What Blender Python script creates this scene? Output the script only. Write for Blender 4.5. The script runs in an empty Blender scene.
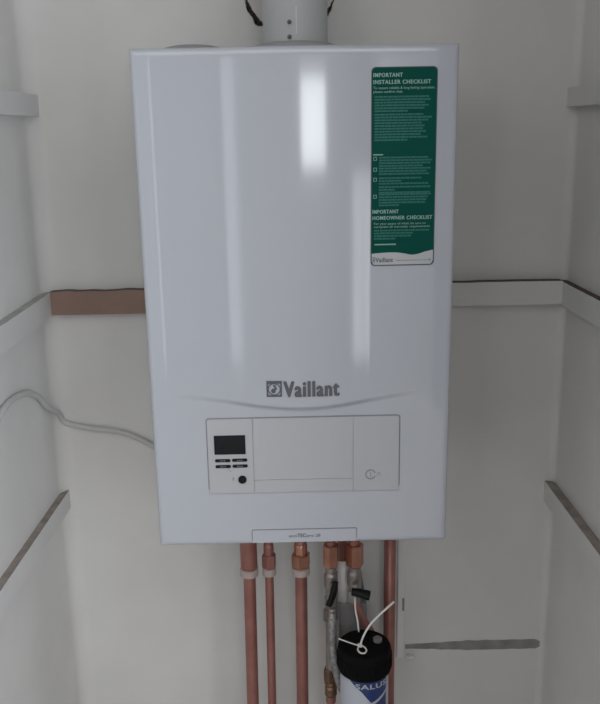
import bpy, bmesh, math, random
from mathutils import Vector, Matrix, noise
random.seed(7)
C = bpy.context.scene.collection
sc = bpy.context.scene

# ---------------------------------------------------------------- camera
cam_d = bpy.data.cameras.new('camera'); cam = bpy.data.objects.new('camera', cam_d); C.objects.link(cam)
sc.camera = cam
cam_d.sensor_fit = 'VERTICAL'; cam_d.sensor_height = 24.0; cam_d.lens = 24.0 * 846 / 704
cam_d.clip_start = 0.02
Rw = Matrix(((0.99974185, 0.02035609, -0.01009298, -0.01210344),
             (-0.01487443, 0.250577, -0.96798239, -1.18521921),
             (-0.01717526, 0.96788264, 0.2508151, 1.54546407),
             (0, 0, 0, 1)))
loc, rot, _ = Rw.decompose()
cam.location = loc; cam.rotation_mode = 'QUATERNION'; cam.rotation_quaternion = rot

# ---------------------------------------------------------------- light
w = bpy.data.worlds.new('world'); sc.world = w; w.use_nodes = True
w.node_tree.nodes['Background'].inputs[0].default_value = (.75, .85, 1, 1)
w.node_tree.nodes['Background'].inputs[1].default_value = .6
def area(name, loc, rot, sx, sy, power, col):
    l = bpy.data.lights.new(name, 'AREA'); l.shape = 'RECTANGLE'; l.size = sx; l.size_y = sy; l.energy = power; l.color = col
    o = bpy.data.objects.new(name, l); o.location = loc; o.rotation_euler = rot; C.objects.link(o); return o
PI = math.pi
area('window_daylight', (.44, -3.93, 1.605), (PI/2, 0, 0), .56, .51, 7.6, (.93, .96, 1.0))
area('side_window_daylight', (1.72, -2.45, 1.5), (PI/2, 0, PI/2), 2.0, 1.4, 38, (.90, .95, 1.0))
area('overhead_fill', (-.1, -2.0, 2.33), (0, 0, 0), 2.4, 2.2, 18, (1, .98, .95))  # added overhead fill, stands in for ambient light in the room
area('added_streak_right', (1.49, -3.93, .70), (PI/2, 0, 0), .26, 1.2, 2.6, (.93, .96, 1.0))  # added strip light, reflected as the bright streak on the cover's right shoulder
area('added_streak_left', (-1.49, -3.93, 1.05), (PI/2, 0, 0), .26, 1.9, 2.2, (.93, .96, 1.0))  # added strip light, reflected as the pale band on the cover's left shoulder
sc.view_settings.view_transform = 'Standard'; sc.view_settings.look = 'None'
sc.view_settings.exposure = 0.0; sc.view_settings.gamma = 1; sc.view_settings.use_curve_mapping = False

# ---------------------------------------------------------------- materials
MAT = {}
def mat(name, col, rough=.5, metal=0., var=.03, scale=8., bump=0., bscale=60., coat=0., spec=.5):
    m = bpy.data.materials.new(name); m.use_nodes = True; nt = m.node_tree; b = nt.nodes['Principled BSDF']
    tc = nt.nodes.new('ShaderNodeTexCoord'); n = nt.nodes.new('ShaderNodeTexNoise'); n.inputs['Scale'].default_value = scale
    n.inputs['Detail'].default_value = 4
    nt.links.new(tc.outputs['Object'], n.inputs['Vector'])
    r = nt.nodes.new('ShaderNodeValToRGB')
    r.color_ramp.elements[0].position = .3; r.color_ramp.elements[1].position = .7
    r.color_ramp.elements[0].color = tuple(max(0, c * (1 - var)) for c in col) + (1,)
    r.color_ramp.elements[1].color = tuple(min(1, c * (1 + var)) for c in col) + (1,)
    nt.links.new(n.outputs['Fac'], r.inputs['Fac']); nt.links.new(r.outputs['Color'], b.inputs['Base Color'])
    b.inputs['Roughness'].default_value = rough; b.inputs['Metallic'].default_value = metal
    b.inputs['Coat Weight'].default_value = coat; b.inputs['Coat Roughness'].default_value = .08
    b.inputs['Specular IOR Level'].default_value = spec
    if bump:
        n2 = nt.nodes.new('ShaderNodeTexNoise'); n2.inputs['Scale'].default_value = bscale; n2.inputs['Detail'].default_value = 5
        nt.links.new(tc.outputs['Object'], n2.inputs['Vector'])
        bp = nt.nodes.new('ShaderNodeBump'); bp.inputs['Strength'].default_value = bump; bp.inputs['Distance'].default_value = .004
        nt.links.new(n2.outputs['Fac'], bp.inputs['Height']); nt.links.new(bp.outputs['Normal'], b.inputs['Normal'])
    MAT[name] = m; return m
plaster = mat('plaster', (.77, .76, .745), .8, var=.05, scale=5, bump=.25, bscale=22)
plaster_pink = mat('plaster_pink', (.72, .69, .66), .85, var=.06, scale=9)
paint = mat('white_batten_paint', (.74, .735, .73), .6, var=.03)
lighttop = mat('pale_dusty_timber', (.46, .45, .43), .9, var=.15, scale=30, bump=.5)
rawtop = mat('dusty_raw_timber', (.34, .30, .27), .9, var=.25, scale=40, bump=.5)
darktop = mat('dark_raw_timber', (.11, .088, .07), .9, var=.25, scale=40, bump=.5)
greytop = mat('grey_dust_timber', (.30, .29, .285), .9, var=.2, scale=30, bump=.5)
brown = mat('bare_brown_timber', (.30, .20, .16), .85, var=.12, scale=14, bump=.3)
carpet = mat('grey_floor', (.42, .40, .37), .9, var=.1, scale=20)
roomwall = mat('room_paint', (.72, .71, .70), .8)
white = mat('boiler_white', (.505, .53, .59), .11, var=.01, scale=3, coat=.7)
white2 = mat('panel_white', (.50, .51, .54), .38, var=.01)
casing = mat('casing_white', (.50, .52, .56), .4, var=.01)
gap = mat('gap_grey', (.26, .265, .29), .6)
gap_soft = mat('joint_grey', (.42, .43, .46), .6)
logo_m = mat('logo_grey', (.125, .13, .15), .35, metal=.2)
emb = mat('embossed_grey', (.30, .305, .33), .4)
lcd = mat('display_black', (.012, .013, .016), .45, var=.2, scale=30, spec=.2)
blk = mat('black_plastic', (.007, .007, .008), .5, var=.1, spec=.25)
blkcap = mat('black_cap', (.005, .005, .005), .75, var=.1, spec=.12)
green = mat('sticker_green', (.0005, .075, .057), .6, var=.04, spec=.12)
stk_light = mat('sticker_ink_light', (.26, .46, .41), .4)
stk_mid = mat('sticker_ink_mid', (.008, .150, .122), .5)
stk_white = mat('sticker_white', (.50, .52, .54), .4)
copper = mat('copper', (.37, .165, .14), .42, metal=.5, var=.16, scale=24)
copper_b = mat('bright_copper', (.55, .27, .19), .26, metal=.85, var=.15, scale=30)
brass = mat('brass', (.27, .17, .12), .3, metal=.85, var=.2, scale=60)
steel = mat('nickel_plate', (.34, .31, .29), .35, metal=.75, var=.15, scale=50)
collar_m = mat('pale_collar', (.52, .43, .41), .6)
front_m = mat('far_wall_darkened', (.42, .41, .40), .8)  # darkened so the middle of the boiler cover reflects a dimmer room
flue_m = mat('flue_white', (.52, .525, .53), .5, var=.02)
seal_m = mat('grey_seal', (.36, .365, .37), .7)
dark_m = mat('dark_gap', (.05, .04, .035), .9)
pvc = mat('white_plastic', (.84, .81, .80), .45)
cable_m = mat('grey_white_cable', (.60, .60, .59), .6)
tie_m = mat('white_nylon', (.86, .85, .82), .4)
braid = mat('braided_steel', (.36, .355, .35), .45, metal=.5, var=.35, scale=160, bump=.6, bscale=220)
greyp = mat('grey_plastic', (.21, .205, .205), .6)
blue = mat('label_blue', (.022, .045, .17), .35, var=.1)
lblw = mat('label_white', (.50, .53, .60), .4)

# ---------------------------------------------------------------- helpers
def obj(name, bm, m, parent=None, smooth=False, label=None):
    me = bpy.data.meshes.new(name); bm.normal_update(); bm.to_mesh(me); bm.free()
    for x in (m if isinstance(m, (list, tuple)) else [m]): me.materials.append(x)
    if smooth:
        for p in me.polygons: p.use_smooth = True
    o = bpy.data.objects.new(name, me); C.objects.link(o)
    if parent is not None:
        o.parent = parent; o.matrix_parent_inverse = Matrix.Translation(-world_loc(parent))
    if label: o['label'] = label
    return o
def world_loc(o):
    v = Vector((0, 0, 0))
    # meshes are built in world coordinates, so only Empties carry an offset
    if o.type == 'EMPTY': return Vector(o.location)
    return v
def thing(name, label, cat, loc=(0, 0, 0), group=None):
    o = bpy.data.objects.new(name, None); o.empty_display_size = .02; C.objects.link(o); o.location = loc
    o['label'] = label; o['category'] = cat
    if group: o['group'] = group
    return o
def tag(o, label, cat, group=None):
    o['label'] = label; o['category'] = cat
    if group: o['group'] = group
    return o
def struct(name, bm, m, **k):
    o = obj(name, bm, m, **k); o['kind'] = 'structure'; return o
def box(bm, x0, x1, y0, y1, z0, z1, bev=0, seg=2, mi=0):
    r = bmesh.ops.create_cube(bm, size=1); vs = r['verts']
    for v in vs:
        v.co = Vector((x0 + (v.co.x + .5) * (x1 - x0), y0 + (v.co.y + .5) * (y1 - y0), z0 + (v.co.z + .5) * (z1 - z0)))
    fs = set(f for v in vs for f in v.link_faces)
    for f in fs: f.material_index = mi
    if bev:
        es = list(set(e for v in vs for e in v.link_edges))
        bmesh.ops.bevel(bm, geom=es, offset=bev, segments=seg, affect='EDGES', profile=.5, clamp_overlap=True)
    return bm
def lathe(bm, prof, cx, cy, n=40, ax='z', cz=0):
    """prof: list of (radius, height). ax z: around a vertical axis; ax y: around a depth axis."""
    rings = []
    for r, h in prof:
        ring = []
        for i in range(n):
            a = 2 * PI * i / n
            if ax == 'z': p = (cx + r * math.cos(a), cy + r * math.sin(a), h)
            elif ax == 'y': p = (cx + r * math.cos(a), h, cz + r * math.sin(a))
            else: p = (h, cy + r * math.cos(a), cz + r * math.sin(a))
            ring.append(bm.verts.new(p))
        rings.append(ring)
    for a, b in zip(rings[:-1], rings[1:]):
        for i in range(n):
            bm.faces.new((a[i], a[(i + 1) % n], b[(i + 1) % n], b[i]))
    bm.faces.new(rings[0]); bm.faces.new(rings[-1])
    bmesh.ops.recalc_face_normals(bm, faces=bm.faces[:])
    return bm
def hexnut(bm, cx, cy, z0, z1, af, rot=0):
    R = af / math.sqrt(3); ch = min(.002, (z1 - z0) * .2)
    prof = [(R * .9, z0), (R, z0 + ch), (R, z1 - ch), (R * .9, z1)]; rings = []
    for r, h in prof:
        rings.append([bm.verts.new((cx + r * math.cos(rot + i * PI / 3), cy + r * math.sin(rot + i * PI / 3), h)) for i in range(6)])
    for a, b in zip(rings[:-1], rings[1:]):
        for i in range(6): bm.faces.new((a[i], a[(i + 1) % 6], b[(i + 1) % 6], b[i]))
    bm.faces.new(rings[0]); bm.faces.new(rings[-1]); bmesh.ops.recalc_face_normals(bm, faces=bm.faces[:])
    return bm
def catmull(pts, k=10):
    P = [Vector(p) for p in pts]; P = [P[0] * 2 - P[1]] + P + [P[-1] * 2 - P[-2]]; out = []
    for i in range(1, len(P) - 2):
        for s in range(k):
            t = s / k; a, b, c, d = P[i - 1:i + 3]
            out.append(.5 * ((2 * b) + (c - a) * t + (2 * a - 5 * b + 4 * c - d) * t * t + (3 * b - a - 3 * c + d) * t ** 3))
    out.append(P[-2]); return out
def tube(bm, pts, r, n=14, rz=None):
    """sweep; rz: optional flattening (radius across second axis)"""
    pts = [Vector(p) for p in pts]; rings = []; up = None
    for i, p in enumerate(pts):
        t = (pts[min(i + 1, len(pts) - 1)] - pts[max(i - 1, 0)]).normalized()
        if up is None:
            up = t.orthogonal().normalized()
        up = (up - t * up.dot(t)).normalized(); s = t.cross(up)
        ra = r[i] if isinstance(r, list) else r
        rb = rz if rz else ra
        rings.append([bm.verts.new(p + up * ra * math.cos(2 * PI * k / n) + s * rb * math.sin(2 * PI * k / n)) for k in range(n)])
    for a, b in zip(rings[:-1], rings[1:]):
        for i in range(n): bm.faces.new((a[i], a[(i + 1) % n], b[(i + 1) % n], b[i]))
    bm.faces.new(rings[0]); bm.faces.new(rings[-1]); bmesh.ops.recalc_face_normals(bm, faces=bm.faces[:])
    return bm
def text_bm(s, x0, x1, z0, h, offset=0., ext=.0004, fit=True, shear=0., cap=True):
    """lettering in the x-z plane, facing -y, from x0 to x1, baseline z0, capital height h"""
    cu = bpy.data.curves.new('txt', 'FONT'); cu.body = s; cu.size = 1; cu.offset = min(offset, .008); cu.space_character = 1 + offset * 3; cu.shear = shear; cu.extrude = .001; cu.resolution_u = 3
    o = bpy.data.objects.new('txt', cu); C.objects.link(o)
    dg = bpy.context.evaluated_depsgraph_get(); me = bpy.data.meshes.new_from_object(o.evaluated_get(dg))
    bm = bmesh.new(); bm.from_mesh(me); bpy.data.objects.remove(o); bpy.data.meshes.remove(me); bpy.data.curves.remove(cu)
    xs = [v.co.x for v in bm.verts]; a, b = min(xs), max(xs)
    sx = (x1 - x0) / (b - a) if fit else h / .73
    for v in bm.verts:
        v.co = Vector((x0 + (v.co.x - a) * sx, -ext if v.co.z > 0 else 0, z0 + v.co.y * h / .73))
    if offset > .01:      # bold: the strokes thickened sideways and a little upwards
        geo = bm.verts[:] + bm.edges[:] + bm.faces[:]
        for dx, dz, dy in ((h * offset * .9, 0, -.00003), (-h * offset * .9, 0, -.00006), (0, h * offset * .6, -.00009)):
            r = bmesh.ops.duplicate(bm, geom=geo)
            for e in r['geom']:
                if isinstance(e, bmesh.types.BMVert): e.co += Vector((dx, dy, dz))
    return bm

# ================================================================ setting
XL, XR, YB = -.459, .493, .338      # closet inner faces
HX, HZ, HR = -.003, 1.785, .080     # hole round the flue
def jag(a, k, s): return s * (noise.noise(Vector((math.cos(a) * k, math.sin(a) * k, 3.1))))
# back wall with the rough round flue hole
bm = bmesh.new()
outer = [bm.verts.new(p) for p in ((XL - .05, YB, 0), (XR + .05, YB, 0), (XR + .05, YB, 2.35), (XL - .05, YB, 2.35))]
N = 72; inner = []
for i in range(N):
    a = 2 * PI * i / N; r = HR + jag(a, 5, .008)
    inner.append(bm.verts.new((HX + r * math.cos(a), YB, HZ + r * math.sin(a))))
es = [bm.edges.new((outer[i], outer[(i + 1) % 4])) for i in range(4)] + [bm.edges.new((inner[i], inner[(i + 1) % N])) for i in range(N)]
bmesh.ops.triangle_fill(bm, edges=es, use_beauty=True)
bmesh.ops.delete(bm, geom=[f for f in bm.faces if (f.calc_center_median() - Vector((HX, YB, HZ))).length < HR * .8 and all(v in inner for v in f.verts)], context='FACES_ONLY')
for f in bm.faces:
    f.normal_update()
    if f.normal.y > 0: f.normal_flip()
back = [bm.verts.new(v.co + Vector((0, .08, 0))) for v in inner]
for i in range(N): bm.faces.new((inner[i], inner[(i + 1) % N], back[(i + 1) % N], back[i]))
bk = bm.faces.new(back)
struct('wall_back', bm, plaster)
# closet side walls, floor, ceiling (with a soft plaster fillet at the back corners)
def side(name, x, sgn, y0):
    bm = bmesh.new(); R = .030 if sgn < 0 else .014; prof = [(x + sgn * -.05, y0), (x, y0)]
    for k in range(13):
        a = k / 12 * PI / 2
        prof.append((x - sgn * (R - R * math.cos(a)), YB - R + R * math.sin(a)))
    prof += [(x - sgn * R, YB + .02), (x + sgn * .10, YB + .02), (x + sgn * .10, y0)]
    prof[0] = (x + sgn * .10, y0); prof = prof[1:-1] + [prof[-1]]
    lo = [bm.verts.new((p[0], p[1], 0)) for p in prof]; hi = [bm.verts.new((p[0], p[1], 2.35)) for p in prof]
    n = len(prof)
    for i in range(n): bm.faces.new((lo[i], lo[(i + 1) % n], hi[(i + 1) % n], hi[i]))
    bm.faces.new(lo); bm.faces.new(hi); bmesh.ops.recalc_face_normals(bm, faces=bm.faces[:])
    return struct(name, bm, plaster)
side('wall_left', XL, -1, -.20)
side('wall_right', XR, 1, -.42)
# the room the cupboard opens into
bm = bmesh.new(); box(bm, -1.8, 1.8, -4.0, .50, -.05, 0); struct('floor', bm, carpet)
bm = bmesh.new(); box(bm, -1.8, 1.8, -4.0, .50, 2.35, 2.40); struct('ceiling', bm, roomwall)
bm = bmesh.new(); box(bm, -1.8, XL - .10, -.20, -.12, 0, 2.35); struct('wall_front_left', bm, roomwall)
bm = bmesh.new(); box(bm, .305, 1.8, -.50, -.42, 0, 2.35); struct('wall_front_right', bm, roomwall)
bm = bmesh.new(); box(bm, -1.88, -1.8, -4.0, -.12, 0, 2.35); struct('wall_room_left', bm, roomwall)
def wall_with_window(name, axis, pos, a0, a1, w0, w1, z0, z1, th):
    bm = bmesh.new()
    for (p, q, r, s) in ((a0, w0, 0, 2.35), (w1, a1, 0, 2.35), (w0, w1, 0, z0), (w0, w1, z1, 2.35)):
        if axis == 'y': box(bm, p, q, min(pos, pos + th), max(pos, pos + th), r, s)
        else: box(bm, min(pos, pos + th), max(pos, pos + th), p, q, r, s)
    return struct(name, bm, roomwall)
bm = bmesh.new()
for (p, q, r, t_) in ((-1.8, -1.62, 0, 2.35), (-1.62, -1.36, 0, .10), (-1.62, -1.36, 2.0, 2.35), (-1.36, .16, 0, 2.35), (.16, .72, 0, 1.34), (.16, .72, 1.87, 2.35), (.72, 1.36, 0, 2.35), (1.36, 1.62, 0, .10), (1.36, 1.62, 1.30, 2.35), (1.62, 1.8, 0, 2.35)):
    box(bm, p, q, -4.08, -4.0, r, t_)
struct('wall_room_front', bm, front_m)
wall_with_window('wall_room_right', 'x', 1.8, -4.0, -.42, -3.45, -1.45, .8, 2.2, .08)
def window(name, axis, pos, a0, a1, z0, z1):
    bm = bmesh.new(); t = .03
    for (p, q, r, s) in ((a0 - t, a0, z0 - t, z1 + t), (a1, a1 + t, z0 - t, z1 + t), (a0, a1, z0 - t, z0), (a0, a1, z1, z1 + t)):
        if axis == 'y': box(bm, p, q, pos - .02, pos + .02, r, s)
        else: box(bm, pos - .02, pos + .02, p, q, r, s)
    return struct(name, bm, paint)
window('window_1', 'y', -3.985, .16, .72, 1.34, 1.87)
window('added_frame_left', 'y', -3.985, -1.62, -1.36, .10, 2.0)  # frame added round the left streak light, an invented opening
window('added_frame_right', 'y', -3.985, 1.36, 1.62, .10, 1.30)  # invented opening, frames the added streak light on the right
window('window_2', 'x', 1.785, -3.45, -1.45, .8, 2.2)

# ================================================================ shelf battens
def batten(x0, x1, y0, y1, z0, z1, top, label, group, front=paint, ragged=False, along='y', tilt=0.):
    bm = bmesh.new(); n = 40
    # prism whose top arris is slightly uneven, top face raw timber
    for k in range(n + 1):
        t = k / n
        if along == 'x': xa = x0 + (x1 - x0) * t; pts = [(xa, y1), (xa, y0)]
        else: ya = y0 + (y1 - y0) * t; pts = [(x0, ya), (x1, ya)]
        j = (noise.noise(Vector((k * .45, x0 * 9, z0 * 7))) * (.0016 if ragged else .0006)) + (tilt * (y1 - ya) if along == 'y' else 0)
        for (px, py), zz in ((pts[0], z0 + (tilt * (y1 - ya) if along == 'y' else 0)), (pts[1], z0 + (tilt * (y1 - ya) if along == 'y' else 0)), (pts[1], z1 + j), (pts[0], z1 + j)): bm.verts.new((px, py, zz))
    bm.verts.ensure_lookup_table()
    for k in range(n):
        a = 4 * k
        for q in range(4):
            f = bm.faces.new((bm.verts[a + q], bm.verts[a + (q + 1) % 4], bm.verts[a + 4 + (q + 1) % 4], bm.verts[a + 4 + q]))
            f.material_index = 1 if q == 2 else 0
    bm.faces.new([bm.verts[i] for i in range(4)]); bm.faces.new([bm.verts[4 * n + i] for i in range(4)])
    bmesh.ops.recalc_face_normals(bm, faces=bm.faces[:])
    return tag(obj('shelf_batten', bm, [front, top]), label, 'shelf support', group)
yf = -.16
batten(XL, XL + .0205, yf, YB, 1.580, 1.616, paint, 'white painted shelf batten high on the left cupboard wall', 'shelf battens')
batten(XR - .0180, XR, yf - .2, YB, 1.581, 1.613, paint, 'white painted shelf batten high on the right cupboard wall', 'shelf battens')
batten(XL, XL + .0150, yf, YB, 1.232, 1.2745, lighttop, 'white batten with pale dusty top on left wall, level with the bare brown batten', 'shelf battens')
batten(XR - .0135, XR, yf - .2, YB, 1.235, 1.2775, darktop, 'white batten with dark bare top on right wall, at mid height beside the boiler', 'shelf battens', tilt=.006)
batten(XL + .0150, .04, YB - .019, YB, 1.2335, 1.2770, darktop, 'bare brown wood batten on the back wall left of the boiler', 'shelf battens', front=brown, ragged=True, along='x')
batten(.045, XR - .0135, YB - .024, YB, 1.2370, 1.2795, darktop, 'white painted batten with dark top edge on the back wall right of the boiler', 'shelf battens', along='x')
batten(XL, XL + .0135, yf, YB, .850, .8870, rawtop, 'low white batten with bare grey-brown top on the left cupboard wall', 'shelf battens', tilt=.040)
batten(XR - .0180, XR, yf - .2, YB, .842, .8820, rawtop, 'low white batten with bare grey-brown top on the right cupboard wall', 'shelf battens')
bm = bmesh.new(); n = 60; tp = []; bt = []
for k in range(n + 1):
    t = k / n; x = .2080 + (.4880 - .2080) * t
    h = .0042 + .0062 * min(1, t * 2.2); h *= min(1, .35 + (1 - t) * 14)
    c = .5235 - .0010 * t; a = noise.noise(Vector((x * 55, 1, 0))) * .0016; b = noise.noise(Vector((x * 55, 9, 0))) * .0016
    for lst, z in ((tp, c + h + a), (bt, c - h + b)): lst.append((bm.verts.new((x, YB - .0012, z)), bm.verts.new((x, YB + .0004, z + (.0006 if lst is tp else -.0006)))))
for k in range(n):
    bm.faces.new((tp[k][0], tp[k + 1][0], bt[k + 1][0], bt[k][0])); bm.faces.new((tp[k][0], tp[k + 1][0], tp[k + 1][1], tp[k][1])); bm.faces.new((bt[k][0], bt[k + 1][0], bt[k + 1][1], bt[k][1]))
bmesh.ops.recalc_face_normals(bm, faces=bm.faces[:])
tag(obj('batten_scar', bm, greytop), 'long dark grey scar of bare plaster low on back wall right of the pipes', 'wall mark')

# ================================================================ boiler
BX0, BX1, BZ0, BZ1 = -.220, .220, .9345, 1.657
boiler = thing('wall_hung_boiler', 'large glossy white wall-hung gas boiler with green checklist sticker and control panel', 'boiler', (0, .17, BZ0))
def sm(t): t = max(0., min(1., t)); return t * t * (3 - 2 * t)
def P(x):
    ax = abs(x); x1, x2 = .092, .11
    if ax < x1: c = .0128 - ax * ax / (2 * .62)
    else: c = .0128 - x1 * x1 / 1.24 - (ax - x1) * .148
    o = .0042 - max(0, ax - .07) ** 2 * .115
    o = max(0, o) * (1 - sm((ax - .19) / .03))
    k = .0012; d = c - o
    return .5 * (c + o + math.sqrt(d * d + k * k))        # smooth maximum of crown and side field
def swoosh(x):
    ax = abs(x - .003); return 1.1510 + .0215 * (1 - math.cos(min(ax / .215, 1) * PI)) / 2 * 1.05
def H(x, z):
    s = sm((z - swoosh(x)) / .0105 + .2); fade = 1 - .75 * sm((abs(x) - .12) / .09)
    lo = .0008
    t = P(x)
    # just under the crease the cover swells a little, then runs flat behind the panel
    return lo + (t - lo) * (s * 1.0 + (1 - s) * (1 - fade) * sm((z - 1.135) / .04))
def edge_round(x, z):
    r = .007; d = min(x - BX0, BX1 - x, z - BZ0, BZ1 - z)
    return 0 if d >= r else (r - math.sqrt(max(0, r * r - (r - d) ** 2)))
bm = bmesh.new()
xs = [BX0, BX0 + .0007, BX0 + .002, BX0 + .004, BX0 + .007]; k = BX0 + .010
while k < BX1 - .009: xs.append(k); k += .0025
xs += [BX1 - .007, BX1 - .004, BX1 - .002, BX1 - .0007, BX1]
zs = [BZ0, BZ0 + .0007, BZ0 + .002, BZ0 + .004, BZ0 + .007]; k = BZ0 + .012
while k < BZ1 - .009: zs.append(k); k += .0012 if 1.125 < k < 1.20 else .006
zs += [BZ1 - .007, BZ1 - .004, BZ1 - .002, BZ1 - .0007, BZ1]
grid = [[bm.verts.new((x, -H(x, z) + edge_round(x, z), z)) for x in xs] for z in zs]
for j in range(len(zs) - 1):
    for i in range(len(xs) - 1): bm.faces.new((grid[j][i], grid[j][i + 1], grid[j + 1][i + 1], grid[j + 1][i]))
# skirt back 30 mm
rim = [grid[0][i] for i in range(len(xs))] + [grid[j][-1] for j in range(1, len(zs))] + [grid[-1][i] for i in range(len(xs) - 2, -1, -1)] + [grid[j][0] for j in range(len(zs) - 2, 0, -1)]
rb = [bm.verts.new((v.co.x, .030, v.co.z)) for v in rim]
for i in range(len(rim)): bm.faces.new((rim[i], rb[i], rb[(i + 1) % len(rim)], rim[(i + 1) % len(rim)]))
bm.faces.new(rb); bmesh.ops.recalc_face_normals(bm, faces=bm.faces[:])
fc = obj('front_cover', bm, white, boiler, smooth=True)
bm = bmesh.new(); box(bm, BX0 + .0015, BX1 - .0015, .031, YB, BZ0 + .003, BZ1 - .0015, .002); obj('casing', bm, casing, boiler)
bm = bmesh.new()
lathe(bm, [(.050, BZ1 - .0015), (.050, BZ1 + .010), (.044, BZ1 + .0175), (.030, BZ1 + .0205), (.004, BZ1 + .0215)], -.155, .20, 36)
obj('top_cover', bm, seal_m, boiler, smooth=True, label='low grey cap on the casing top')
def drape(bm, off=.0):
    for v in bm.verts: v.co.y = v.co.y - H(v.co.x, v.co.z) - off
    return bm

# ---- control panel
Z0, Z1 = 1.0215, 1.1395; F0 = -.0008
def plate(bm, x0, x1, z0, z1, y0, y1, r=.0, n=6, corners='all'):
    """rounded rectangular plate between depths y0 (front) and y1"""
    pts = []
    rr = {'bl': r, 'br': r, 'tr': r, 'tl': r}
    if corners == 'top': rr['bl'] = rr['br'] = 0
    if corners == 'tl': rr = {'bl': 0, 'br': 0, 'tr': 0, 'tl': r}
    if corners == 'tr': rr = {'bl': 0, 'br': 0, 'tr': r, 'tl': 0}
    for key, cx, cz, a0 in (('bl', x0, z0, PI), ('br', x1, z0, 1.5 * PI), ('tr', x1, z1, 0), ('tl', x0, z1, .5 * PI)):
        q = rr[key]; sx = 1 if cx == x0 else -1; sz = 1 if cz == z0 else -1
        if q == 0: pts.append((cx, cz)); continue
        for i in range(n + 1):
            a = a0 + i / n * PI / 2; pts.append((cx + sx * q + q * math.cos(a), cz + sz * q + q * math.sin(a)))
    f = [bm.verts.new((p[0], y0, p[1])) for p in pts]; b = [bm.verts.new((p[0], y1, p[1])) for p in pts]
    bm.faces.new(f); bm.faces.new(b)
    for i in range(len(pts)): bm.faces.new((f[i], f[(i + 1) % len(pts)], b[(i + 1) % len(pts)], b[i]))
    bmesh.ops.recalc_face_normals(bm, faces=bm.faces[:]); return bm
bm = bmesh.new(); plate(bm, -.1410, .1470, Z0 + .006, Z1 + .0012, F0 - .0004, F0 + .004, .005, corners='top')
panel = obj('control_panel', bm, gap, boiler, label='dark outlined recess of the control panel')
py = F0 - .0018
bm = bmesh.new(); plate(bm, -.1395, .1453, Z0 - .002, Z1 - .0005, F0 - .0008, F0 + .003, .004, corners='top'); obj('panel_frame', bm, gap_soft, panel)
bm = bmesh.new(); plate(bm, -.1393, -.0725, Z0, Z1 - .0007, py, F0, .004, corners='tl'); obj('display_section', bm, white2, panel)
bm = bmesh.new(); plate(bm, -.0715, .0765, Z0 + .0205, Z1 - .0007, py, F0); obj('flap', bm, white2, panel)
bm = bmesh.new(); plate(bm, -.0715, .0765, Z0, Z0 + .0198, py, F0); obj('flap_lip', bm, white2, panel)
bm = bmesh.new(); plate(bm, .0773, .1451, Z0, Z1 - .0007, py, F0, .004, corners='tr'); obj('gauge_section', bm, white2, panel)
bm = bmesh.new(); plate(bm, -.1297, -.0832, 1.0838, 1.1137, py - .0007, py, .001); disp = obj('display', bm, lcd, panel, label='dark display screen')
for x0, x1, z in ((-.1293, -.1062, 1.0742), (-.1040, -.0812, 1.0745), (-.1290, -.1060, 1.0648), (-.1037, -.0808, 1.0651)):
    bm = bmesh.new(); plate(bm, x0, x1, z - .0023, z + .0023, py - .0012, py, .002); b = obj('button', bm, blk, panel, label='small black push button')
    bm = bmesh.new()
    for k in range(3): box(bm, x0 + .0075 + k * .003, x0 + .009 + k * .003, py - .0014, py - .0011, z - .0007, z + .0007)
    obj('button_mark', bm, emb, b)
bm = bmesh.new(); lathe(bm, [(.0062, py), (.0062, py - .002), (.0050, py - .0032), (.0001, py - .0034)], -.0895, 0, 28, 'y', 1.0433); obj('knob', bm, blk, panel, smooth=False, label='round black reset button')
bm = bmesh.new(); box(bm, -.1040, -.1030, py - .0003, py, 1.0415, 1.0455); box(bm, -.1040, -.1015, py - .0003, py, 1.0455, 1.0462)
box(bm, -.1097, -.1090, py - .0003, py, 1.0585, 1.0605); box(bm, -.1080, -.1062, py - .0003, py, 1.0565, 1.0575); obj('panel_symbol', bm, logo_m, panel)
# pale round pressure mark with small characters beside it
bm = bmesh.new()
n = 32; cx, cz = .1030, 1.0470
def ringp(bm, cx, cz, r0, r1, y0, y1, a0=0, a1=2 * PI, n=32):
    vs = []
    for i in range(n + 1):
        a = a0 + (a1 - a0) * i / n
        vs.append([bm.verts.new((cx + r * math.cos(a), y, cz + r * math.sin(a))) for r, y in ((r0, y1), (r0, y0), (r1, y0), (r1, y1))])
    for p, q in zip(vs[:-1], vs[1:]):
        for j in range(4): bm.faces.new((p[j], p[(j + 1) % 4], q[(j + 1) % 4], q[j]))
    bmesh.ops.recalc_face_normals(bm, faces=bm.faces[:]); return bm
ringp(bm, cx, cz, .0060, .0082, py - .0005, py, .35, 2 * PI - .35)
box(bm, cx - .0006, cx + .0006, py - .0004, py, cz - .0045, cz + .0035)
for k in range(2): box(bm, cx + .0100 + k * .0038, cx + .0108 + k * .0038, py - .0004, py, cz - .0030, cz + .0025)
box(bm, cx + .0105, cx + .0140, py - .0004, py, cz + .0017, cz + .0025)
obj('pressure_mark', bm, emb, panel, label='pale embossed ring mark')

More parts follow.
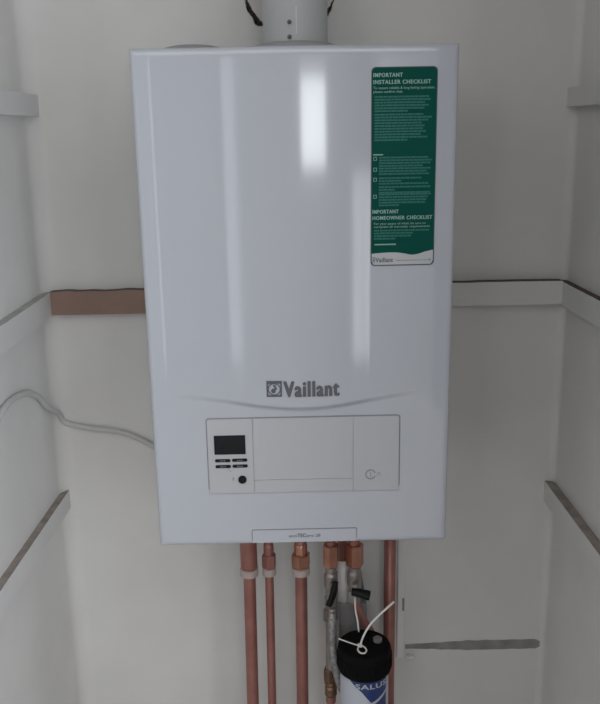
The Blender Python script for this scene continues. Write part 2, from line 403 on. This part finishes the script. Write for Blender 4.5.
# ---- badge at the lower edge
bm = bmesh.new()
plate(bm, -.0785, .0828, .9425, .9598, -.0014, .002, .0025, corners='top')
bp = obj('model_plate', bm, gap, boiler, label='outline of the model plate at lower edge')
bm = bmesh.new(); plate(bm, -.0771, .0814, .9380, .9586, -.0020, .002, .002, corners='top'); obj('plate_face', bm, white, bp)
def raise_(bm, y):
    for v in bm.verts: v.co.y += y
    return bm
bm = raise_(text_bm('eco', -.0215, -.0095, .9462, .0050), -.0020); obj('lettering', bm, logo_m, bp)
bm = raise_(text_bm('TEC', -.0085, .0040, .9460, .0062, offset=.03), -.0020); obj('lettering', bm, logo_m, bp)
bm = raise_(text_bm('pro 28', .0055, .0265, .9464, .0048), -.0020); obj('lettering', bm, logo_m, bp)

# ---- raised maker's lettering and its emblem
LZ = 1.1750; LH = .0238
bm = drape(text_bm('Vaillant', -.0238, .0555, LZ, LH, offset=.055, ext=.0012)); lg = obj('brand_lettering', bm, logo_m, boiler, label='raised grey lettering above the control panel')
bm = bmesh.new(); ex0, ex1, ez0, ez1 = -.0493, -.0270, 1.1752, 1.1990; t = .0022
box(bm, ex0, ex1, -.0012, 0, ez1 - .0040, ez1); box(bm, ex0, ex0 + t, -.0012, 0, ez0, ez1); box(bm, ex1 - t, ex1, -.0012, 0, ez0, ez1); box(bm, ex0, ex1, -.0012, 0, ez0, ez0 + t)
ccx, ccz = (ex0 + ex1) / 2, (ez0 + ez1) / 2 - .0006
ringp(bm, ccx, ccz, .0079, .0095, -.0012, 0)
# animal-in-egg emblem: body, head, two long ears
ringp(bm, ccx - .0012, ccz - .0025, .0002, .0034, -.0012, 0, n=16); ringp(bm, ccx + .0020, ccz + .0010, .0001, .0020, -.0012, 0, n=14)
tube(bm, [(ccx + .0012, -.0006, ccz + .0020), (ccx - .0012, -.0006, ccz + .0062)], .0009, 8); tube(bm, [(ccx + .0022, -.0006, ccz + .0020), (ccx + .0014, -.0006, ccz + .0066)], .0008, 8)
for sx, sz in ((1, 1), (1, -1), (-1, -1), (-1, 1)):
    f = [bm.verts.new(p) for p in ((ccx + sx * .0105, -.0010, ccz + sz * .0105), (ccx + sx * .0105, -.0010, ccz + sz * .0055), (ccx + sx * .0055, -.0010, ccz + sz * .0105))]; bm.faces.new(f)
obj('brand_emblem', drape(bm), logo_m, boiler, label='square grey emblem left of the lettering')

# ---- green checklist sticker
sx0, sx1, sz0, sz1 = .1015, .1908, 1.3622, 1.6285
def sheet(bm, x0, x1, z0f, z1f, y, r=.0, nx=36, nz=40, drop=None):
    g = []
    for j in range(nz + 1):
        row = []
        for i in range(nx + 1):
            x = x0 + (x1 - x0) * i / nx; a = z0f(x) if callable(z0f) else z0f; b = z1f(x) if callable(z1f) else z1f
            if r:
                d = min(x - x0, x1 - x)
                if d < r:
                    c = r - math.sqrt(max(0, r * r - (r - d) ** 2))
                    if not callable(z0f): a += c
                    if not callable(z1f): b -= c
            z = a + (b - a) * j / nz; row.append(bm.verts.new((x, -y, z)))
        g.append(row)
    for j in range(nz):
        for i in range(nx): bm.faces.new((g[j][i], g[j][i + 1], g[j + 1][i + 1], g[j + 1][i]))
    return bm
bm = sheet(bmesh.new(), sx0, sx1, sz0, sz1, .0004, .006)
st = obj('checklist_sticker', drape(bm), green, boiler, smooth=True, label='tall green checklist sticker, white wave at its foot')
def wav(x):
    u = (x - sx0) / (sx1 - sx0)
    return sz0 + .0172 + .0016 * math.sin(min(u, .5) * 2 * PI * .8) - .0032 * math.exp(-((u - .66) / .13) ** 2) + max(0, u - .78) * .016
bm = sheet(bmesh.new(), sx0 + .0015, sx1 - .0015, sz0 + .0015, wav, .0006, .005); obj('sticker_foot', drape(bm), stk_white, st, smooth=True)
def st_text(s, x0, x1, z, h, m, name='sticker_lettering', offset=0.): obj(name, drape(text_bm(s, x0, x1, z, h, offset=offset, ext=.0003), .0007), m, st)
st_text('IMPORTANT', .1045, .1435, 1.6155, .0052, stk_light, offset=.05)
st_text('INSTALLER CHECKLIST', .1045, .1815, 1.6066, .0052, stk_light, offset=.05)
st_text('To ensure reliable & long lasting operation,', .1045, .1870, 1.6000, .0034, stk_light)
st_text('please confirm that:', .1045, .1440, 1.5952, .0034, stk_light)
st_text('IMPORTANT', .1040, .1400, 1.4353, .0052, stk_light, offset=.05)
st_text('HOMEOWNER CHECKLIST', .1040, .1870, 1.4267, .0052, stk_light, offset=.05)
st_text('For your peace of mind, be sure to', .1060, .1780, 1.4198, .0032, stk_light)
st_text('complete all warranty requirements', .1060, .1840, 1.4155, .0032, stk_light)
# fine print: rows of short words, too small to read
bm = bmesh.new(); rnd = random.Random(3)
def fine(x0, z0, z1, step, widths, h=.0023):
    z = z0; i = 0
    while z > z1:
        xe = x0 + widths[i % len(widths)]; x = x0
        while x < xe - .001:
            l = min(rnd.uniform(.003, .009), xe - x)
            box(bm, x, x + l, -.0009, -.0005, z, z + h); x += l + .0007
        z -= step; i += 1
fine(.1060, 1.5890, 1.5700, .0037, [.0735, .0755, .068, .073, .068, .045])
fine(.1060, 1.5660, 1.5290, .0037, [.066, .0775, .073, .064, .068, .066, .070, .064, .072, .045])
fine(.1125, 1.5095, 1.4970, .0037, [.068, .073, .0705, .060])
fine(.1125, 1.4950, 1.4840, .0037, [.071, .066, .069])
fine(.1125, 1.4820, 1.4720, .0037, [.060, .032, .068])
fine(.1125, 1.4700, 1.4620, .0037, [.071, .022])
fine(.1125, 1.4600, 1.4440, .0037, [.072, .068, .066, .064, .028])
fine(.1060, 1.4105, 1.3960, .0038, [.078, .055, .052, .030])
obj('fine_print', drape(bm), stk_mid, st)['kind'] = 'stuff'
bm = bmesh.new(); box(bm, .1070, .1370, -.0009, -.0005, 1.3915, 1.3932); obj('web_address', drape(bm), stk_light, st)
bm = bmesh.new(); box(bm, .1045, .1180, -.0009, -.0005, 1.5138, 1.5154); obj('small_heading', drape(bm), stk_light, st)
for z in (1.5070, 1.4925, 1.4790, 1.4560):
    bm = bmesh.new(); zz = z; t = .0006; a, b = .1050, .1095
    box(bm, a, b, -.0009, -.0005, zz, zz + t); box(bm, a, b, -.0009, -.0005, zz + .0042, zz + .0042 + t); box(bm, a, a + t, -.0009, -.0005, zz, zz + .0045); box(bm, b - t, b, -.0009, -.0005, zz, zz + .0045)
    obj('tick_box', drape(bm), stk_light, st)
st_text('Vaillant', .1085, .1330, 1.3676, .0066, logo_m, offset=.03)
bm = bmesh.new(); a, b, zz = .1042, .1078, 1.3674
box(bm, a, a + .0005, -.0009, -.0005, zz, zz + .007); box(bm, b - .0005, b, -.0009, -.0005, zz, zz + .007); box(bm, a, b, -.0009, -.0005, zz, zz + .0005); box(bm, a, b, -.0009, -.0005, zz + .0060, zz + .0072); ringp(bm, (a + b) / 2, zz + .003, .0003, .0013, -.0009, -.0005, n=10)
obj('small_emblem', drape(bm), logo_m, st)
bm = bmesh.new()
x = .1380
while x < .183:
    l = rnd.uniform(.002, .005); box(bm, x, x + l, -.0009, -.0006, 1.3690, 1.3703); x += l + .0008
box(bm, .1835, .1865, -.0009, -.0006, 1.3683, 1.3712)
obj('foot_line', drape(bm), emb, st)
bm = bmesh.new()
def outline(bm):
    pts = []
    r = .006
    for cx, cz, a0 in ((sx0 + r, sz0 + r, PI), (sx1 - r, sz0 + r, 1.5 * PI), (sx1 - r, sz1 - r, 0), (sx0 + r, sz1 - r, .5 * PI)):
        for i in range(7): a = a0 + i / 6 * PI / 2; pts.append((cx + r * math.cos(a), cz + r * math.sin(a)))
    # subdivide long sides so that it follows the cover
    out = []
    for i, p in enumerate(pts):
        q = pts[(i + 1) % len(pts)]; L = math.dist(p, q); n = max(1, int(L / .006))
        for k in range(n): out.append((p[0] + (q[0] - p[0]) * k / n, p[1] + (q[1] - p[1]) * k / n))
    cxm, czm = (sx0 + sx1) / 2, (sz0 + sz1) / 2; W = .0009
    f = []
    for (x, z) in out:
        ix = x + (-W if x > sx1 - r else W if x < sx0 + r else 0); iz = z + (-W if z > sz1 - r else W if z < sz0 + r else 0)
        f.append((bm.verts.new((x, -.0008, z)), bm.verts.new((ix, -.0008, iz))))
    for i in range(len(f)):
        a, b = f[i], f[(i + 1) % len(f)]; bm.faces.new((a[0], b[0], b[1], a[1]))
outline(bm); obj('sticker_border', drape(bm), logo_m, st)

# ================================================================ flue
flue = thing('flue_pipe', 'white flue pipe rising from the boiler top and bending into the back wall', 'flue', (.0036, .19, BZ1))
pts = [(.0036, .19, BZ1 + .002)] + [(.0036, .19, BZ1 + .01 + k * .02) for k in range(4)]
zc = 1.735; Rb = .062
for k in range(1, 13):
    a = k / 12 * PI / 2; pts.append((.0036 - .0066 * k / 12, .19 + Rb - Rb * math.cos(a), zc + Rb * math.sin(a)))
pts += [(-.003, YB + .01, zc + Rb), (-.003, YB + .07, zc + Rb)]
bm = bmesh.new(); tube(bm, pts, .0495, 40); obj('pipe', bm, flue_m, flue, smooth=True)
bm = bmesh.new(); lathe(bm, [(.070, BZ1 - .001), (.066, BZ1 + .010), (.062, BZ1 + .017), (.054, BZ1 + .0200), (.0505, BZ1 + .0205), (.0505, BZ1 + .002)], .0036, .19, 48); obj('base_seal', bm, seal_m, flue, smooth=True, label='dark grey rubber seal')
for z in (1.7035, 1.6830):
    bm = bmesh.new(); lathe(bm, [(.0028, .142), (.0030, .1385), (.0018, .1372), (.0001, .1368)], -.0055, 0, 14, 'y', z); obj('screw', bm, logo_m, flue)
bm = bmesh.new(); box(bm, .0042, .0056, .1392, .142, BZ1 + .03, 1.725); obj('seam', bm, paint, flue)
# torn plaster plug in the hole round the flue, leaving a dark broken gap
bm = bmesh.new(); ro = []; ri = []
for i in range(N):
    a = 2 * PI * i / N; r = HR - .0052 + jag(a, 9, .007); r = min(r, HR + jag(a, 5, .008) - .0008)
    for lst, rr_, y in ((ro, r, YB - .001), (ri, .0515, YB - .001)): lst.append(bm.verts.new((HX + rr_ * math.cos(a), y, HZ + rr_ * math.sin(a) + (.012 if lst is ri else 0))))
rob = [bm.verts.new(v.co + Vector((0, .03, 0))) for v in ro]
for i in range(N):
    j = (i + 1) % N; bm.faces.new((ro[i], ro[j], ri[j], ri[i])); bm.faces.new((ro[i], rob[i], rob[j], ro[j]))
bmesh.ops.recalc_face_normals(bm, faces=bm.faces[:])
tag(obj('plaster_collar', bm, plaster_pink), 'rough plaster filling around the flue where it enters the wall', 'plaster')
for sd, n_, lab in ((-1, 7, 'dark broken rim of the flue hole, left of the white flue'), (1, 5, 'dark broken rim of the flue hole, right of the white flue')):
    pts = []; rr = []
    for k in range(n_ * 3):
        a = (PI + .15 + k * .035) if sd < 0 else (-.20 - k * .035)
        r = HR - .0035 + jag(a, 14, .006); pts.append((HX + r * math.cos(a), YB - .001, HZ + r * math.sin(a))); rr.append(.0007 + abs(jag(a, 18, .0055)) * (.75 if sd < 0 else .5))
    bm = bmesh.new(); tube(bm, pts, rr, 8); tag(obj('torn_wall_edge', bm, dark_m), lab, 'wall damage', 'broken rims of the flue hole')

# ================================================================ pipework under the boiler
PY = .20
def vpipe(bm, x, y, r, z0, z1, n=28): return lathe(bm, [(r, z0), (r, z1)], x, y, n)
def copper_pipe(x0, x1, r, nut_r, label, smooth_nut, nut_m, group='copper pipes under the boiler'):
    """vertical pipe leaning a hair: straight between floor and boiler"""
    t = thing('copper_pipe', label, 'pipe', (x0, PY, 0), group)
    bm = bmesh.new(); tube(bm, [(x0, PY, .001), (x0, PY, .5), (x1, PY, .76), (x1, PY, BZ0 + .004)], r, 28); obj('pipe', bm, copper, t, smooth=True)
    bm = bmesh.new()
    if smooth_nut: lathe(bm, [(nut_r * .93, .7860), (nut_r, .7885), (nut_r, .842), (nut_r * .9, .846), (nut_r * .9, .900)], x1, PY, 28); obj('sleeve', bm, nut_m, t, smooth=False)
    else:
        hexnut(bm, x1, PY, .786, .812, nut_r * 2, .3); obj('nut', bm, nut_m, t)
        bm = bmesh.new(); lathe(bm, [(nut_r * .82, .812), (nut_r * .82, .828), (nut_r * .72, .832), (nut_r * .72, .88)], x1, PY, 24); obj('union', bm, nut_m, t, smooth=False)
    bm = bmesh.new(); cr = nut_r * 1.08
    lathe(bm, [(r + .001, .7700), (cr, .7715), (cr, .7845), (r + .001, .7860)], x1, PY, 28); obj('collar', bm, collar_m, t, label='pale pipe collar under the nut')
    return t
copper_pipe(-.0985, -.0965, .0112, .0152, 'thick copper pipe furthest left under the boiler', True, copper)
copper_pipe(-.0620, -.0605, .0078, .0112, 'thin copper pipe second from left under the boiler', False, copper)
copper_pipe(-.0045, -.0030, .0112, .0150, 'copper pipe below the middle of the model plate, third from left', False, copper_b)
# side nibs on two nuts
# rear bare pipe
bm = bmesh.new(); tube(bm, [(.1700, .288, .001), (.1690, .288, .5), (.1690, .288, BZ0 + .002)], .0112, 28)
tag(obj('copper_pipe', bm, copper, smooth=True), 'plain straight copper pipe furthest right, behind the black capped filter', 'pipe', 'copper pipes under the boiler')
# white trunking on the wall
bm = bmesh.new(); box(bm, .1905, .2035, YB - .010, YB, .503, .945, .001); tr = obj('cable_trunking', bm, pvc); tag(tr, 'narrow white plastic trunking on the back wall beside rightmost copper pipe', 'trunking')
bm = bmesh.new(); box(bm, .1998, .2040, YB - .0115, YB - .0095, .612, .640, .0005, 1); obj('clip', bm, gap, tr, label='dark clip on the trunking')
bm = bmesh.new(); lathe(bm, [(.0001, YB - .0315), (.0060, YB - .030), (.0075, YB - .024), (.0060, YB - .0195)], .2155, 0, 16, 'y', .5000)
for v in bm.verts: v.co.y += .010
for v in bm.verts: v.co.z = .5095 + (v.co.z - .5) * .40; v.co.x = .2165 + (v.co.x - .2155) * 1.25
tag(obj('filler_blob', bm, tie_m, smooth=True), 'small bright white filler blob at left end of lowest batten', 'filler')

# valve with upright black lever (fourth connection)
VX = .0512
t4 = thing('isolating_valve', 'isolating valve with upright black lever, fourth connection under the boiler', 'valve', (VX, PY, .55))
bm = bmesh.new(); hexnut(bm, VX, PY, .785, .828, .0255, .35); obj('union_nut', bm, copper_b, t4, label='bright copper-coloured union nut')
bm = bmesh.new(); lathe(bm, [(.0085, .826), (.0085, .835), (.0105, .838), (.0105, .90), (.009, BZ0 + .002)], VX, PY, 24); obj('pipe', bm, copper, t4)
bm = bmesh.new(); lathe(bm, [(.0100, .70), (.0115, .705), (.0115, .722), (.0095, .726), (.0095, .738), (.0125, .745), (.0125, .768), (.0105, .773), (.0105, .785)], VX - .0005, PY, 28); obj('valve_body', bm, steel, t4, smooth=False)
bm = bmesh.new(); hexnut(bm, VX - .001, PY, .674, .700, .0235, .2); obj('lower_nut', bm, steel, t4)
bm = bmesh.new(); lathe(bm, [(.0098, .572), (.0098, .674)], VX - .001, PY, 24); obj('braided_tail', bm, steel, t4)
bm = bmesh.new(); lathe(bm, [(.004, PY - .012), (.004, PY - .024)], VX + .002, 0, 14, 'y', .758); obj('spindle', bm, steel, t4)
bm = bmesh.new()
tube(bm, catmull([(VX + .0065, PY - .024, .766), (VX + .0045, PY - .025, .752), (VX + .001, PY - .026, .738), (VX - .0055, PY - .027, .722)], 5), [.0060] * 5 + [.0078] * 6 + [.0070] * 5, 12, rz=.0055)
obj('lever', bm, blk, t4, smooth=True, label='upright black lever')
bm = bmesh.new(); hexnut(bm, VX - .002, PY, .548, .574, .0235, .3); obj('bottom_nut', bm, brass, t4, label='brass nut at the hose foot')
bm = bmesh.new(); lathe(bm, [(.0075, .001), (.0075, .50), (.0095, .502), (.0095, .549)], VX - .002, PY, 24); obj('tail_pipe', bm, copper, t4)
# second brass pair seen low down
bm = bmesh.new(); lathe(bm, [(.0095, .515), (.0118, .519), (.0118, .533), (.0100, .5375), (.0122, .541), (.0122, .5485)], VX - .002, PY, 20); obj('compression_ring', bm, brass, t4)
# filling hose
h = thing('filling_hose', 'grey braided flexible hose curving down left of the black capped filter', 'hose', (VX + .006, PY - .025, .5))
bm = bmesh.new(); hp = catmull([(VX + .001, PY - .013, .700), (VX + .001, PY - .018, .672), (VX + .0015, PY - .022, .630), (VX + .006, PY - .024, .590), (VX + .016, PY - .022, .550), (VX + .028, PY - .012, .520), (VX + .030, PY + .02, .500), (VX + .030, PY + .07, .497)], 8)
tube(bm, hp, .0076, 14); obj('hose', bm, braid, h, smooth=True)
bm = bmesh.new(); lathe(bm, [(.0068, .690), (.0078, .694), (.0078, .704), (.0068, .708)], VX + .001, PY - .013, 16); obj('ferrule', bm, steel, h)

# valve with level black lever (fifth connection) with its copper run bending behind the filter
VX = .0935
t5 = thing('isolating_valve', 'isolating valve with level black lever, fifth connection above the black capped filter', 'valve', (VX, PY, .6))
bm = bmesh.new(); hexnut(bm, VX + .001, PY, .785, .828, .028, .15); obj('union_nut', bm, copper_b, t5, label='bright copper-coloured union nut')
bm = bmesh.new(); lathe(bm, [(.010, .826), (.010, .838), (.0112, .840), (.0112, BZ0 + .002)], VX, PY, 24); obj('pipe', bm, copper, t5)
bm = bmesh.new(); lathe(bm, [(.0095, .735), (.0115, .740), (.0135, .748), (.0135, .770), (.0118, .776), (.0118, .786)], VX, PY, 28); obj('valve_body', bm, steel, t5)
bm = bmesh.new(); lathe(bm, [(.0042, PY - .012), (.0042, PY - .026)], VX, 0, 14, 'y', .757); obj('spindle', bm, steel, t5)
bm = bmesh.new()
tube(bm, catmull([(VX - .0065, PY - .027, .748), (VX + .002, PY - .028, .747), (VX + .012, PY - .029, .7445), (VX + .0255, PY - .030, .741)], 5), [.0072] * 6 + [.0082] * 6 + [.0090] * 4, 12, rz=.0065)
obj('lever', bm, blk, t5, smooth=True, label='level black lever')
bm = bmesh.new(); hexnut(bm, VX, PY, .712, .736, .0215, .5); obj('lower_nut', bm, steel, t5)
bm = bmesh.new(); tube(bm, catmull([(VX, PY, .716), (VX + .003, PY, .705), (VX + .018, PY, .670), (VX + .034, PY - .002, .640), (VX + .040, PY, .600), (VX + .040, PY, .50), (VX + .040, PY, .30), (VX + .040, PY, .001)], 8), .0078, 20); obj('branch_pipe', bm, copper, t5, smooth=True, label='copper branch slanting down to the right')
# second feed pipe just behind left of it
cp = thing('condensate_pipe', 'pale pipe with a short copper stub, behind and between the two lever valves', 'pipe', (.0740, .225, .70))
bm = bmesh.new(); tube(bm, [(.0740, .225, BZ0 + .004), (.0740, .225, .765)], .0095, 20); obj('copper_stub', bm, copper, cp, smooth=True, label='short copper stub')
bm = bmesh.new(); tube(bm, [(.0745, .225, .785), (.0765, .225, .70)], .0105, 20); obj('plastic_pipe', bm, pvc, cp, smooth=True)

# ================================================================ filter with the black cap
FX, FY, FR = .1070, .1400, .0480
flt = thing('water_filter', 'cylindrical heating water filter with black cap and blue and white label', 'filter', (FX, FY, .45))
TZ = .6640; CZ = .6180
bm = bmesh.new(); lathe(bm, [(FR * .90, CZ - .004), (FR * .985, CZ), (FR, CZ + .004), (FR, TZ - .010), (FR * .985, TZ - .005), (FR * .94, TZ - .001), (FR * .90, TZ), (FR * .86, TZ - .0018), (.0001, TZ - .0018)], FX, FY, 64); cap = obj('cap', bm, blkcap, flt, smooth=True, label='black screw cap')
for p in cap.data.polygons:
    if abs(p.normal.z) > .95: p.use_smooth = False
bm = bmesh.new()
for i in range(48):
    a = 2 * PI * i / 48; x, y = FX + (FR + .0003) * math.cos(a), FY + (FR + .0003) * math.sin(a); tube(bm, [(x, y, CZ + .006), (x, y, TZ - .014)], .0011, 6)
obj('grip_ribs', bm, blkcap, cap)
bm = bmesh.new(); lathe(bm, [(.0082, TZ - .002), (.0082, TZ + .0035), (.0065, TZ + .0048), (.0042, TZ + .0048), (.0036, TZ + .0030), (.0001, TZ + .0030)], FX + .0245, FY + .0100, 24); obj('vent_screw', bm, greyp, cap, label='round grey vent screw')
BR = .0432
bm = bmesh.new(); lathe(bm, [(BR * .6, .452), (BR * .95, .458), (BR, .470), (BR, CZ - .003), (BR * .9, CZ)], FX, FY, 64); body = obj('body', bm, lblw, flt, smooth=True)
def wrap(bm, r):
    """x: arc length from the front line, y: depth offset, z: height"""
    for v in bm.verts:
        a = v.co.x / r - PI / 2; rr = r - v.co.y; v.co = Vector((FX + rr * math.cos(a), FY + rr * math.sin(a), v.co.z))
    return bm
bm = bmesh.new(); nx = 60; rows = []
for i in range(nx + 1):
    s = -.030 + .072 * i / nx
    top = CZ - .003; bot = max(.520, CZ - .004 - max(0, (s + .030)) * .85 - max(0, s + .008) * .5)
    rows.append([bm.verts.new((s, -.0005, bot + (top - bot) * k / 10)) for k in range(11)])
for a, b in zip(rows[:-1], rows[1:]):
    for k in range(10): bm.faces.new((a[k], b[k], b[k + 1], a[k + 1]))
obj('label_field', wrap(bm, BR), blue, body, smooth=True, label='slanting blue field of the label')
bm = bmesh.new(); rows = []
for i in range(31):
    s = .004 + .040 * i / 30; c = CZ - .048 + .020 * (i / 30) ** 1.4; hw = .0030
    rows.append([bm.verts.new((s, -.0008, c - hw)), bm.verts.new((s, -.0008, c + hw))])
for a, b in zip(rows[:-1], rows[1:]): bm.faces.new((a[0], b[0], b[1], a[1]))
obj('label_swoosh', wrap(bm, BR), stk_white, body, smooth=True)
obj('label_lettering', wrap(raise_(text_bm('SALUS', -.0190, .0400, CZ - .0165, .0100, offset=.03), -.0008), BR), stk_white, body, label='white capital lettering')
# side port to the pipe behind and grey mounting block
bm = bmesh.new(); tube(bm, [(FX + .022, FY + .035, .560), (FX + .026, PY + .012, .560)], .012, 20); obj('port', bm, greyp, flt)
bm = bmesh.new(); box(bm, .0660, .1180, .212, YB, .560, .700, .003); 
tag(obj('mounting_block', bm, greyp), 'grey plastic block fixed behind the filter between the valves', 'bracket')

# ================================================================ white nylon tie lying on the cap
tie = thing('cable_tie', 'thin white cable tie knotted over the black filter cap, its tail sticking up right', 'cable tie', (FX, FY, TZ))
bm = bmesh.new(); zt = TZ + .0022
kx, ky = FX - .0085, FY - .012
tube(bm, catmull([(kx, ky, zt + .002), (kx + .006, ky + .006, zt + .016), (kx + .018, ky + .010, zt + .036), (kx + .036, ky + .014, zt + .054), (kx + .062, ky + .022, zt + .074)], 10), .0013, 8, rz=.0021); obj('tail', bm, tie_m, tie, smooth=True)
bm = bmesh.new(); tube(bm, catmull([(kx - .002, ky, zt + .0015), (kx - .015, ky + .001, zt + .006), (kx - .026, ky + .003, zt + .0095), (kx - .038, ky + .006, zt + .013)], 8), .0012, 8, rz=.0020); obj('short_end', bm, tie_m, tie, smooth=True)
bm = bmesh.new(); box(bm, kx - .0045, kx + .0035, ky - .0035, ky + .0035, zt - .0005, zt + .0050, .0012); obj('head', bm, tie_m, tie)
bm = bmesh.new(); tube(bm, catmull([(kx - .003, ky - .002, zt + .001), (kx - .005, ky - .010, zt + .000), (kx - .001, ky - .018, zt - .0005), (kx + .006, ky - .020, zt), (kx + .010, ky - .013, zt + .001), (kx + .007, ky - .005, zt + .002), (kx + .002, ky - .001, zt + .003)], 8), .0016, 8, rz=.0014); obj('loop', bm, tie_m, tie, smooth=True)
bm = bmesh.new(); tube(bm, catmull([(VX + .0005, PY - .0125, .728), (VX + .001, PY - .020, .705), (VX + .004, PY - .026, .690), (VX + .006, PY - .030, .668)], 6), .0016, 8); tag(obj('nylon_cord', bm, tie_m, smooth=True), 'short white cord hanging from the level-lever valve to the filter cap', 'cord')

# ================================================================ loose cable on the left
bm = bmesh.new(); q = .0055
tube(bm, catmull([(XL + q, -.19, 1.005), (XL + q, -.10, 1.060), (XL + q, .000, 1.128), (XL + q, .070, 1.1460), (XL + q, .150, 1.138), (XL + q + .001, .215, 1.114), (XL + q + .002, .262, 1.080), (XL + .012, .318, 1.046), (-.441, YB - q, 1.0245), (-.397, YB - q, 1.0125), (-.345, YB - q, 1.0045), (-.310, YB - q, .992), (-.276, YB - q, .9715), (-.225, YB - q, .945), (-.19, YB - q, .930)], 8), .0052, 12)
tag(obj('power_cable', bm, cable_m, smooth=True), 'grey white cable drooping along the left wall and behind the boiler', 'cable')
